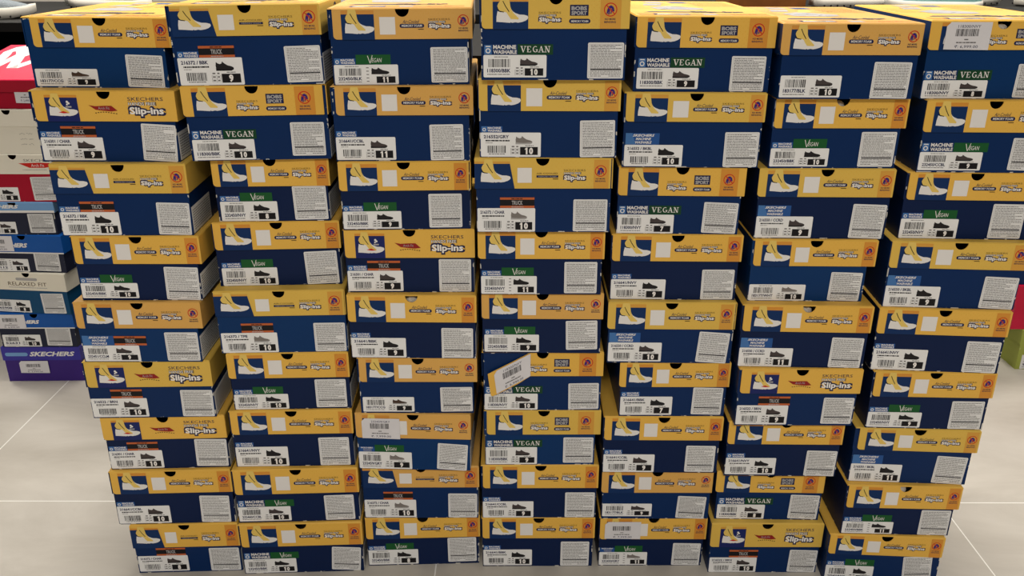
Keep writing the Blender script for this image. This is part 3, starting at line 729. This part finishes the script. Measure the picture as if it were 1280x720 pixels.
    (0.4894, -0.0001, -0.0057, -0.0031, 0.1091, 0.2007, 0.0458, 0.1908, 0.0073, 0.0007, 0.0934, 0.0012, 0.0285, 0.0644, 0.0266, 0.0521, 0.0502, -1.5284),
    (0.4911, -0.0166, -0.028, -0.0031, 0.1156, 0.2133, 0.0485, 0.2124, 0.0021, -0.0014, 0.0901, 0.0002, 0.0347, 0.0744, 0.0241, 0.0535, 0.0554, -0.9344),
    (0.4922, -0.0209, -0.001, -0.0019, 0.1115, 0.2068, 0.0471, 0.2052, 0.0034, 0.0005, 0.0889, 0.0021, 0.0375, 0.0736, 0.0294, 0.0529, 0.0512, -0.5842),
    (0.4855, -0.006, -0.0085, -0.001, 0.1146, 0.2045, 0.0467, 0.2013, 0.0014, -0.0022, 0.0902, 0.0032, 0.0347, 0.071, 0.0271, 0.0545, 0.0524, -1.2614),
    (0.4776, 0.0096, -0.0171, 0.0008, 0.1066, 0.1985, 0.0453, 0.1934, -0.0012, 0.0033, 0.0883, 0.0016, 0.0313, 0.0666, 0.0289, 0.0537, 0.0523, -1.581),
    (0.4788, -0.0006, -0.0006, 0.001, 0.1144, 0.2097, 0.0536, 0.206, 0.0004, -0.0012, 0.0896, 0.001, 0.0336, 0.0756, 0.025, 0.0528, 0.0507, -1.4071),
    (0.7345, 0.0061, -0.0144, 0.0044, 0.1165, 0.2158, 0.0433, 0.2144, -0.0007, 0.0001, 0.098, 0.0003, 0.0272, 0.0613, 0.0265, 0.0551, 0.0502, -1.5796),
    (0.7393, -0.0045, -0.0343, 0.0024, 0.1135, 0.2088, 0.0494, 0.2028, 0.0013, 0.0013, 0.0968, 0.0034, 0.0289, 0.0654, 0.0293, 0.053, 0.0507, -1.2992),
    (0.7326, -0.0017, -0.0409, 0.0012, 0.1114, 0.21, 0.0455, 0.2087, 0.0031, 0.0008, 0.0915, 0.0003, 0.0329, 0.0643, 0.0309, 0.0518, 0.0573, -0.3712),
    (0.7235, -0.0148, -0.0651, 0.0008, 0.1166, 0.2183, 0.0465, 0.2127, 0.0023, 0.0016, 0.088, -0.0003, 0.0369, 0.0782, 0.0287, 0.0542, 0.0558, -1.822),
    (0.7192, -0.019, -0.0731, -0.0001, 0.1158, 0.2138, 0.0466, 0.2107, 0.0008, -0.0002, 0.0896, 0.0012, 0.0388, 0.074, 0.0272, 0.0553, 0.0573, -0.5727),
    (0.7222, -0.0196, -0.032, -0.001, 0.1122, 0.2047, 0.0484, 0.202, 0.0032, 0.0005, 0.0923, 0.0023, 0.0297, 0.0686, 0.0277, 0.0555, 0.0546, 0.3967),
    (0.7113, -0.019, -0.0521, -0.0015, 0.1126, 0.2084, 0.045, 0.2069, 0.0067, -0.0062, 0.0899, -0.0008, 0.0365, 0.0713, 0.0277, 0.0537, 0.056, -2.737),
    (0.7036, -0.027, -0.0298, -0.0014, 0.1072, 0.202, 0.0483, 0.196, 0.0048, 0.0019, 0.0916, 0.0013, 0.026, 0.0685, 0.0273, 0.0531, 0.0535, 0.0475),
    (0.6916, -0.0295, -0.0582, -0.001, 0.1088, 0.2059, 0.0441, 0.2055, 0.0002, -0.0016, 0.0878, 0.0007, 0.0363, 0.0645, 0.0368, 0.052, 0.0531, 4.3906),
]
# lid print, tone, badges, label layout, code, size, printed shoe, body board
T = """
A g -        1 183177/CCG|9|shoe_brown|navy_light
D g w+o      2 216301_/_CHAR|9|shoe_char|navy
B l w+o      2 216372_/_BBK|10|shoe_black|navy
A g w+v      1 232450/BBK|10|shoe_black|navy_dark
A t S+o      1 232451/CCLM|9|shoe_char|navy_light
D l o        2 216522_/_BRN|10|shoe_char|navy
D g w+o      2 216301_/_CHAR|10|shoe_char|navy_dark
A g w        2 216641/CCBL|10|shoe_char|navy_dark
B g o        2 216372_/_CHAR|8|shoe_char|navy
B l w+o      2 216372_/_BBK|9|shoe_black|navy
C g W+V      1 118300/BBK|10|shoe_char|navy
A g w+v      1 232450/NVY|8|shoe_black|navy_dark
A g w+v      1 232450/NVY|10|shoe_black|navy_dark
B l o        2 216372_/_TPE|10|shoe_grey|navy_light
A g w+v      1 232450/NVY|10|shoe_black|navy_dark
A g w        2 216641/NVY|10|shoe_black|navy_dark
A g W+v      1 232460/CCBL|10|shoe_char|navy_dark
A g W+v      1 232450/BBK|10|shoe_black|navy_dark
A t w+v      1 232450/BLK|11|shoe_black|navy
A t w        2 216641/CCBL|11|shoe_char|navy
A g w+v      1 232450/BBK|9|shoe_black|navy_dark
D g w+o      2 216301_/_CHAR|9|shoe_char|navy_dark
A g w        2 216641/BBK|9|shoe_black|navy_dark
A t -        1 183177/CCG|9|shoe_brown|navy
A t s+v      1 232459/GRY|9|shoe_grey|navy_light
B t o        2 216372_/_CHAR|10|shoe_grey|navy
A g w+v      1 232450/BBK|8|shoe_black|navy_dark
C l W+V      1 118300/BBK|10|shoe_char|navy
A l w        2 216552/GRY|10|shoe_grey|navy
B l o        2 216372_/_CHAR|10|shoe_grey|navy
A g w+v      1 232450/NVY|11|shoe_black|navy_dark
A t w+v      1 232450/BBK|9|shoe_black|navy_dark
C g W+V      1 118300/NVY|10|shoe_char|navy
C l W+V      1 118300/BBK|9|shoe_char|navy_light
A g w        2 216641/CCBL|9|shoe_char|navy_dark
A g w        2 216641/BBK|10|shoe_black|navy_dark
C g W+V      1 118300/BBK|9|shoe_char|navy
A l S        2 216552_/_BKBL|10|shoe_black|navy
C g W+V      1 118300/NVY|7|shoe_char|navy
A g w        2 216641/NVY|9|shoe_black|navy_dark
A l S        2 216550_/_CCRD|10|shoe_char|navy
A g w        2 216641/BBK|7|shoe_black|navy
A g w        2 216641/CCBL|9|shoe_char|navy_dark
A t -        1 183177/BLK|9|shoe_char|navy
A g s+v      1 232450/GRY|11|shoe_grey|navy_dark
A t -        1 183177/BLK|10|shoe_char|navy
A g w+v      1 232450/BBK|10|shoe_black|navy
A l S        2 216550_/_CCRD|9|shoe_char|navy_dark
A g -        1 183177/WHT|10|shoe_grey|navy_light
A g S        2 216550_/_CCRD|11|shoe_char|navy_dark
D g o        2 216522_/_BRN|9|shoe_char|navy
A g w        2 216641/NVY|10|shoe_black|navy_dark
C g W+V      1 118300/BBK|8|shoe_char|navy
D l o        2 216522_/_BRN|10|shoe_char|navy
C g W+V      1 118300/NVY|8|shoe_char|navy_light
A g W+v      1 232450/CCBL|9|shoe_char|navy
A g w+v      1 232450/NVY|9|shoe_black|navy_dark
A l S        2 216550_/_BKBL|9|shoe_black|navy
A g w        2 216641/NVY|9|shoe_black|navy_dark
A g w+v      1 232450/NVY|9|shoe_black|navy_dark
A l S        2 216550_/_BKBL|11|shoe_black|navy
A g w+v      1 232450/BBK|11|shoe_black|navy_dark
A g w+v      1 232450/NVY|10|shoe_black|navy
""".strip().splitlines()
STACK = ['leftmost stack', 'second stack from left', 'third stack from left', 'middle stack',
         'third stack from right', 'second stack from right', 'rightmost stack']
ORD = ['topmost of', 'second from top of', 'third from top of', 'fourth from top of', 'halfway up',
       'fourth from bottom of', 'third from bottom of', 'second from bottom of', 'bottom of']
TONE = {'l': 'lemon', 'g': 'golden', 't': 'tan'}
BADGE = {'-': 'no badge', 'w': 'small washable badge', 'w+v': 'green vegan badge', 's+v': 'green vegan badge', 'W+v': 'green vegan badge', 'W+V': 'wide vegan badge',
         'S': 'blue washable badge', 'w+o': 'orange-striped badge', 'o': 'orange-striped badge', 'S+o': 'orange-striped badge'}
TAGS = {(6, 0): (.105, .415, .02, 1.0, '118300/NVY', '6,999.00'), (2, 6): (.055, .385, .15, 1.02, '232459/GRY', '7,999.00'),
        (4, 8): (.045, .38, .15, .97, '232450/GRY', '7,999.00'), (3, 5): (.055, .40, .02, .98, '118300/NVY', '6,999.00')}
TISSUE = {(5, 4), (6, 0), (6, 7), (5, 1), (2, 4)}
SIDE_LABEL = {0, 1, 2}

for ci in range(7):
    z = 0.0
    for ri in range(8, -1, -1):
        g = G[ci * 9 + ri]; sp = T[ci * 9 + ri].split(); rnd = random.Random(ci * 31 + ri)
        kind, tone, badge, layout = sp[0], sp[1], sp[2], int(sp[3])
        code, size, shoe, board = sp[4].split('|'); code = code.replace('_', ' ')
        x, y, yaw, roll, h, w, d, bw, dx = g[:9]; lx, lw, lz, lh, icx, icz, iw, ih, ideg = g[9:]
        
        lab = '%s-lidded navy shoebox, size %s, %s, %s %s' % (TONE[tone], size, BADGE[badge], ORD[ri], STACK[ci])
        if (ci, ri) in TAGS: lab = '%s-lidded navy shoebox, white price tag on lid, %s %s' % (TONE[tone], ORD[ri], STACK[ci])
        if (ci, ri) == (3, 5): lab = 'navy shoebox with bent drooping lid flap and price tag, fourth from bottom of middle stack'
        lift = 0 if ri == 8 else abs(roll - G[ci * 9 + ri + 1][3]) * w * .25
        root = thing('shoebox', lab, 'shoebox', (x, y, z + lift), (0, -roll, yaw), 'navy shoeboxes with yellow lids in seven stacks')
        warp = None
        if (ci, ri) == (3, 5):
            xh = dx - w / 2 + .40 * w
            def warp(a, b, c, xh=xh, h=h):
                if a >= xh: return (a, b, c)
                q = xh - a; s_ = min(1, q / .03)
                return (xh - q * .88 + (h - c) * .12 * s_, b - q * .06, c - q * .46)
        make_body(root, bw, h, board, nx=dx)
        yk = {'l': 'y_l', 'g': 'y_g', 't': 'y_t'}[tone]
        make_lid(root, w, d, h, dx, yk, board, yk,
                 art=lambda mb, yy: lid_art(mb, kind, tone, w, d, h - .0005, yy, bent=(ci, ri) == (3, 5)),
                 top=(yk, (lambda mb: top_art(mb, w, BL, h, tone, ci)) if ri == 0 else None),
                 warp=warp, rl=.0055 if kind != 'B' else .001, sart=lambda mb, xr: side_art(mb, xr, h, d, tone), bw=bw)
        # labels and badges
        x0 = max(-bw / 2 + .0012, -bw / 2 + lx); z0 = max(.0008, lz)
        size_label(root, x0, lw, z0, lh, layout, code, size, shoe, rnd)
        iz = min(max(icz, ih / 2 + .0012), h - d - .0 - ih / 2 + .02)
        information_label(root, min(icx, bw / 2 - iw / 2 - .002), iz, iw, ih, math.radians(ideg), rnd, 0)
        bz = z0 + lh + .0004; bx = x0
        if badge != '-':
            p = badge.split('+'); off = .034
            if p[0] == 'w': off = washable_badge(root, bx + .001, bz, 'small') + .0015
            elif p[0] == 's': off = washable_badge(root, bx + .001, bz, 'tiny') + .0015
            elif p[0] == 'W': off = washable_badge(root, bx + .001, bz, 'big') + .0012
            elif p[0] == 'S': off = washable_badge(root, bx + .001, bz, 'block') + .0015
            if 'v' in p: vegan_badge(root, bx + off, bz, 'script', off)
            if 'V' in p: vegan_badge(root, bx + off, bz, 'serif', off)
            if 'o' in p: striped_badge(root, bx + (off if p[0] != 'o' else .036), bz)
        if (ci, ri) in TAGS:
            u0, u1, v0, v1, tc_, pr = TAGS[(ci, ri)]
            wp = (lambda f: (lambda a, b, c: f(a, b, c)))(warp) if warp else None
            pt = price_tag(root, dx - w / 2 + u0 * w, dx - w / 2 + u1 * w, h - d * v1, h - .002 - d * v0, tc_, pr, y=-.0042, warp=wp, torn=(ci, ri) == (4, 8), rnd=rnd)
        if (ci, ri) in TISSUE: tissue(root, 0.0, h - .0145)
        if ci in SIDE_LABEL and badge != '-':
            mb = MB(); r2 = random.Random(ri)
            xs = bw / 2
            mb.box(xs, xs + .0004, .004, .100, .002, .046, 'label')
            for i in range(9):
                yy = .008
                while yy < .095:
                    l = r2.uniform(.003, .009); zz = .007 + i * .004
                    mb.add([(xs + .0006, yy, zz), (xs + .0006, min(yy + l, .096), zz), (xs + .0006, min(yy + l, .096), zz + .0012), (xs + .0006, yy, zz + .0012)], [(0, 1, 2, 3)], 'grey')
                    yy += l + .0015
            mb.build('side_label', root)
        z += h

# ------------------------------------------------------------------ left background stack
def other_box(loc, yaw, w, h, d, body, lid, label, fill, blen=.31, lidtilt=0, toptext=None, notch=True, topmat=None, side=None, cat='shoebox', name='shoebox', group=None, dx=0):
    root = thing(name, label, cat, loc, (0, 0, yaw), group)
    bw = w - .006
    make_body(root, bw, h, body, blen=blen, notch=notch)
    def art(mb, yy):
        if fill and 'lid' in fill: fill['lid'](mb, yy, w, d, h)
    l = make_lid(root, w, d, h, dx, lid, side or lid, side or lid, art=art, blen=blen, rl=.001, notch=notch,
                 top=(topmat or lid, toptext), nx=0)
    if lidtilt:
        l.rotation_euler = (lidtilt, 0, 0); 
        l.location = (0, 0, h - h * math.cos(lidtilt) + .001)
    if fill and 'body' in fill: fill['body'](root, bw, h)
    return root

def plain_label(root, bw, x0, x1, z0, z1, code, size, rnd, shoe='shoe_char'):
    size_label(root, -bw / 2 + x0, x1 - x0, z0, z1 - z0, 1, code, size, shoe, rnd)

XL = -1.268
R = random.Random(77)
def purple_lid(mb, y, w, d, h):
    pill(mb, -w * .46, -w * .17, h - d * .68, h - d * .42, y, 'paleblue')
    mb.text('SKECHERS', -w * .15, h - d * .70, y, 'white', height=d * .34, width=w * .58, bold=.04, shear=.3)
def purple_body(root, bw, h):
    price_tag(root, -bw * .31, bw * .07, .026, .0625, '12345', '3,999.00', y=-.0042, torn=True, rnd=random.Random(1))
def blue_lid(mb, y, w, d, h):
    mb.text('SKECHERS', -w * .36, h - d * .68, y, 'white', height=d * .24, width=w * .42, bold=.05, shear=.3)
    mb.rect(-w * .5, w * .5, h - d, h - d * .93, y, 'white')
def slate_body(code, size, seed):
    def f(root, bw, h):
        plain_label(root, bw, .004, .105, .0015, .036, code, size, random.Random(seed))
        information_label(root, bw * .27, .030, .066, .052, -.02, random.Random(seed + 1), 0)
        pt = price_tag(root, -bw * .5, -bw * .12, h - .044, h - .003, '405', '4,999.00', y=-.0042, torn=True, rnd=random.Random(seed + 2))
    return f
GL = 'mixed shoeboxes in the stack behind on the left'
other_box((XL - .004, .771, 0), .02, .210, .104, .040, 'purple', 'purplelid', 'purple shoebox at the bottom of the back-left stack, on the tiled floor', {'lid': purple_lid, 'body': purple_body}, notch=False, group=GL)
other_box((XL, .768, .1045), .01, .206, .099, .044, 'slate', 'bluelid', 'blue-lidded slate shoebox directly on the purple one in the back-left stack', {'lid': blue_lid, 'body': slate_body('52631', '10', 5)}, group=GL)
def relaxed_lid(mb, y, w, d, h):
    pill(mb, -w * .14, w * .14, h - d * .45, h - d * .30, y, 'lgrey'); 
    mb.text('RELAXED FIT', 0, h - d * .74, y, 'thin', height=d * .20, width=w * .50, center=True, bold=.0)
    mb.dashes(-w * .25, w * .25, h - d * .86, d * .035, y, 'lgrey', random.Random(3))
def relaxed_body(root, bw, h):
    plain_label(root, bw, -.0 + .003, .098, .0015, .036, '65908', '8', random.Random(9), 'shoe_black')
    information_label(root, bw * .29, .030, .062, .056, .03, random.Random(19), 0)
other_box((XL + .004, .766, .2045), -.10, .212, .1155, .050, 'teal', 'cream', 'teal shoebox with cream lid reading relaxed fit, in the back-left stack', {'lid': relaxed_lid, 'body': relaxed_body}, group=GL)
other_box((XL + .014, .766, .3205), -.05, .208, .102, .050, 'slate', 'bluelid', 'blue-lidded slate shoebox directly on the cream lid in the back-left stack', {'lid': blue_lid, 'body': slate_body('52112', '11', 15)}, group=GL)
def pale_lid(mb, y, w, d, h):
    mb.rect(-w * .5, -w * .25, h - d, h - .002, y, 'cream')
    mb.text('SKECHERS', -w * .42, h - d * .60, y - .0002, 'white', height=d * .34, width=w * .5, bold=.05, shear=.3)
    mb.rect(-w * .5, w * .5, h - d, h - d * .78, y - .0001, 'white')
def slate2(root, bw, h):
    plain_label(root, bw, .004, .100, .0015, .034, '52458', '9', random.Random(41)); information_label(root, bw * .32, .030, .064, .050, .0, random.Random(42), 0)
other_box((XL + .008, .766, .423), .0, .208, .0865, .028, 'slate', 'paleblue', 'pale-blue-lidded dark shoebox below the red and white one in back-left stack', {'lid': pale_lid, 'body': slate2}, group=GL)
def arch_lid(mb, y, w, d, h):
    mb.text('SKECHERS', .026, h - d * .38, y, 'grey', height=d * .14, width=w * .36)
    mb.poly([(.012, h - d * .45), (.066, h - d * .42), (.094, h - d * .44), (.104, h - d * .56), (.076, h - d * .68), (.038, h - d * .68)], y, 'red')
    mb.text('Arch Fit', .059, h - d * .63, y - .0002, 'white', height=d * .14, width=w * .15, center=True)
    mb.dashes(.02, .08, h - d * .80, d * .03, y, 'lgrey', random.Random(8))
def arch_body(root, bw, h):
    plain_label(root, bw, .003, .100, .0015, .037, '149057', '8', random.Random(61), 'shoe_black'); information_label(root, bw * .30, .034, .058, .060, .02, random.Random(62), 0)
other_box((XL + .035, .766, .51), .0, .212, .1215, .050, 'redboard', 'cream', 'dark red shoebox with white lid and red swoosh, in the back-left stack', {'lid': arch_lid, 'body': arch_body}, group=GL)
def white_body(root, bw, h):
    mb = MB(); r = random.Random(4)
    for k, zz in enumerate((.050, .037, .024)):
        xx = bw * .10
        for i in range(9):
            q = xx + r.uniform(.002, .004)
            mb.stroke((xx, zz + r.uniform(-.002, .002)), (q, zz + r.uniform(-.002, .002)), .0006, -.0003, 'grey'); xx = q + (.004 if i == 4 else 0)
    mb.build('handwriting', root)
other_box((XL + .043, .766, .632), .0, .212, .1095, .042, 'cream', 'cream', 'plain white shoebox with faint handwriting under the red box, back-left stack', {'body': white_body}, group=GL)
def skx_top(h_):
    def f(mb):
        t = MB(); t.text('SKX', -.095, .09, 0, 'white', height=.21, width=.19, bold=.06, shear=.2)
        t.rect(-.1, .1, .02, .10, 0, 'redlid')
        o = len(mb.v); mb.v += [(v[0], v[2], h_ + .0004) for v in t.v]
        for f_, k, sm in zip(t.f, t.mi, t.smooth): mb.f.append(tuple(i + o for i in f_)); mb.mi.append(mb.m(t.mats[k])); mb.smooth.append(sm)
    return f
def red_body(root, bw, h):
    price_tag(root, bw * .24, bw * .49, .014, h - .003, '1', '2,499.00', y=-.0075, torn=True, rnd=random.Random(12))
other_box((XL + .024, .771, .742), .0, .212, .070, .030, 'redboard', 'redboard', 'red shoebox with big white letters on its raised lid, top of back-left stack', {'body': red_body}, lidtilt=math.radians(8.5), toptext=skx_top(.070), topmat='redlid', notch=False, group=GL)

# ------------------------------------------------------------------ right background pile
GR = 'boxes piled behind on the right'
other_box((1.575, .852, 0), 0.0, .315, .122, .045, 'lime', 'lime', 'lime green shoebox on the floor beyond the rightmost stack', {'body': lambda root, bw, h: plain_label(root, bw, .012, .11, .002, .045, '9001', '7', random.Random(3))}, blen=.30, group=GR, notch=False)
other_box((1.538, .855, .1225), 0.0, .315, .131, .06, 'redlid', 'redlid', 'bright red shoebox lying on the lime green one', None, blen=.30, group=GR, notch=False)
other_box((1.530, .86, .254), 0.0, .315, .12, .05, 'navy', 'navy', 'dark navy shoebox resting on the bright red one', None, blen=.30, group=GR, notch=False)
mb = MB(); mb.box(-.04, .04, 0, .14, 0, .068, 'cream'); mb.box(-.041, .041, -.001, .141, .048, .0695, 'cream')
o = mb.build('carton', loc=(1.372, .955, 0)); tag(o, 'small white carton on the floor left of the lime green box', 'box')

# ------------------------------------------------------------------ display shelves behind
def shelf_unit(x0, x1, y0, y1, label):
    root = thing('shelf_or_light_blocker', label, 'shelf', ((x0 + x1) / 2, y0, 0))
    w2 = (x1 - x0) / 2; dp = y1 - y0
    for z in (.0, .29, .60, .886):
        mb = MB(); mb.box(-w2 + .02, w2 - .02, 0, dp, z, z + .024, 'shelf'); mb.build('shelf_board', root)
    for sx in (-1, 1):
        mb = MB(); mb.box(min(sx * w2, sx * (w2 - .02)), max(sx * w2, sx * (w2 - .02)), 0, dp, 0, .91, 'shelf'); mb.build('side_panel', root)
    mb = MB(); mb.box(-w2 + .02, w2 - .02, dp, dp + .012, 0, .91, 'shelf'); mb.build('back_panel', root)
shelf_unit(-2.3, -.42, 1.14, 2.0, 'long black display shelf with shoes behind the left stacks')
shelf_unit(-.40, 2.5, 1.45, 2.3, 'long black display shelf with shoes behind the right stacks')

shelf_unit(-.78, .85, .43, 1.12, 'unseen black unit added behind the middle stacks to block rear light')  # unseen unit added to keep rear light out of the gaps between stacks

def sneaker(loc, yaw, knit, label, L=.29, low=False):
    root = thing('sneaker', label, 'shoe', loc, (0, 0, yaw), 'sneakers on the display shelves')
    # stations from heel to toe
    st = [(0, .026, .006), (.03, .036, 0), (.09, .038, 0), (.15, .036, 0), (.20, .046, 0), (.25, .048, .002), (.29, .038, .009), (.312, .018, .017)]
    st = [(a * L / .31, b, c) for a, b, c in st]
    mb = MB(); n = len(st); vs = []; fs = []
    for a, b, c in st:
        vs += [(a, -b, c), (a, b, c), (a, b * 1.05, c + .016), (a, b * 1.03, .030 + c * .5), (a, -b * 1.03, .030 + c * .5), (a, -b * 1.05, c + .016)]
    for i in range(n - 1):
        for k in range(6): fs.append((i * 6 + k, i * 6 + (k + 1) % 6, i * 6 + 6 + (k + 1) % 6, i * 6 + 6 + k))
    fs += [tuple(range(5, -1, -1)), tuple(range((n - 1) * 6, n * 6))]
    mb.add(vs, fs, 'rubber', True)
    for i in range(1, 12):      # tread cuts
        q = i * L / 12.5
        for s_ in (-1, 1): mb.box(q, q + .004, s_ * .047 - .002, s_ * .047 + .002, .0035, .010, 'black')
    mb.build('sole', root)
    up = [(.004, .020, .095), (.03, .032, .100), (.08, .034, .088), (.13, .034, .086), (.18, .038, .072), (.23, .043, .054), (.27, .038, .044), (.302, .018, .034)]
    mb = MB(); vs = []; fs = []; K = 12
    for a, b, t in up:
        a *= L / .31
        for k in range(K):
            ph = math.pi * k / (K - 1); vs.append((a, -b * math.cos(ph) * (1.0), .027 + (t - .027) * math.sin(ph) ** .7))
    for i in range(len(up) - 1):
        for k in range(K - 1):
            if i in (0, 1) and 4 <= k <= 6: continue          # collar opening
            fs.append((i * K + k, (i + 1) * K + k, (i + 1) * K + k + 1, i * K + k + 1))
    mb.add(vs, fs, knit, True); mb.add([vs[k] for k in range(K)], [tuple(range(K))], knit); mb.build('upper', root)
    for i in range(5):
        q = (.125 + i * .019) * L / .31; zt = .088 - i * .008
        mb = MB(); mb.box(q, q + .006, -.020, .020, zt, zt + .003, 'lace'); mb.build('lace', root)
    return root
sneaker((-1.70, 1.19, .91), .42, 'knit_grey', 'grey sneaker with thick white sole at the top left corner', L=.33)
sneaker((-1.55, 1.84, .91), .05, 'knit_cream', 'cream sneaker pointing right on the left display shelf')
sneaker((-1.18, 1.60, .91), 2.85, 'knit_cream', 'pale sneaker beside the cream one, just above the leftmost stack')
sneaker((-1.72, 1.22, .624), .15, 'knit_blue', 'blue sneaker with white sole on the lower shelf at left')
mb = MB(); mb.box(-.13, .13, 0, .2, 0, .05, 'wood'); mb.box(-.12, .12, .01, .19, .05, .11, 'wood')
o = mb.build('shoe_display_block', loc=(.86, 1.74, .91)); tag(o, 'brown wooden display block on the right display shelf', 'display block')
sneaker((1.03, 1.80, .91), .1, 'knit_teal', 'pale teal sneaker right of the brown wooden block')
sneaker((1.52, 1.62, .91), 2.9, 'knit_teal', 'pale teal sneaker turned left in front of the black one')
sneaker((1.10, 1.97, .91), .1, 'knit_black', 'black sneaker with white sole between teal and cream sneakers')
sneaker((1.46, 1.92, .91), .1, 'knit_cream', 'cream sneaker above the rightmost stack on the display shelf')
sneaker((1.78, 1.86, .91), .4, 'knit_teal', 'pale teal sneaker at the top right corner', L=.27)
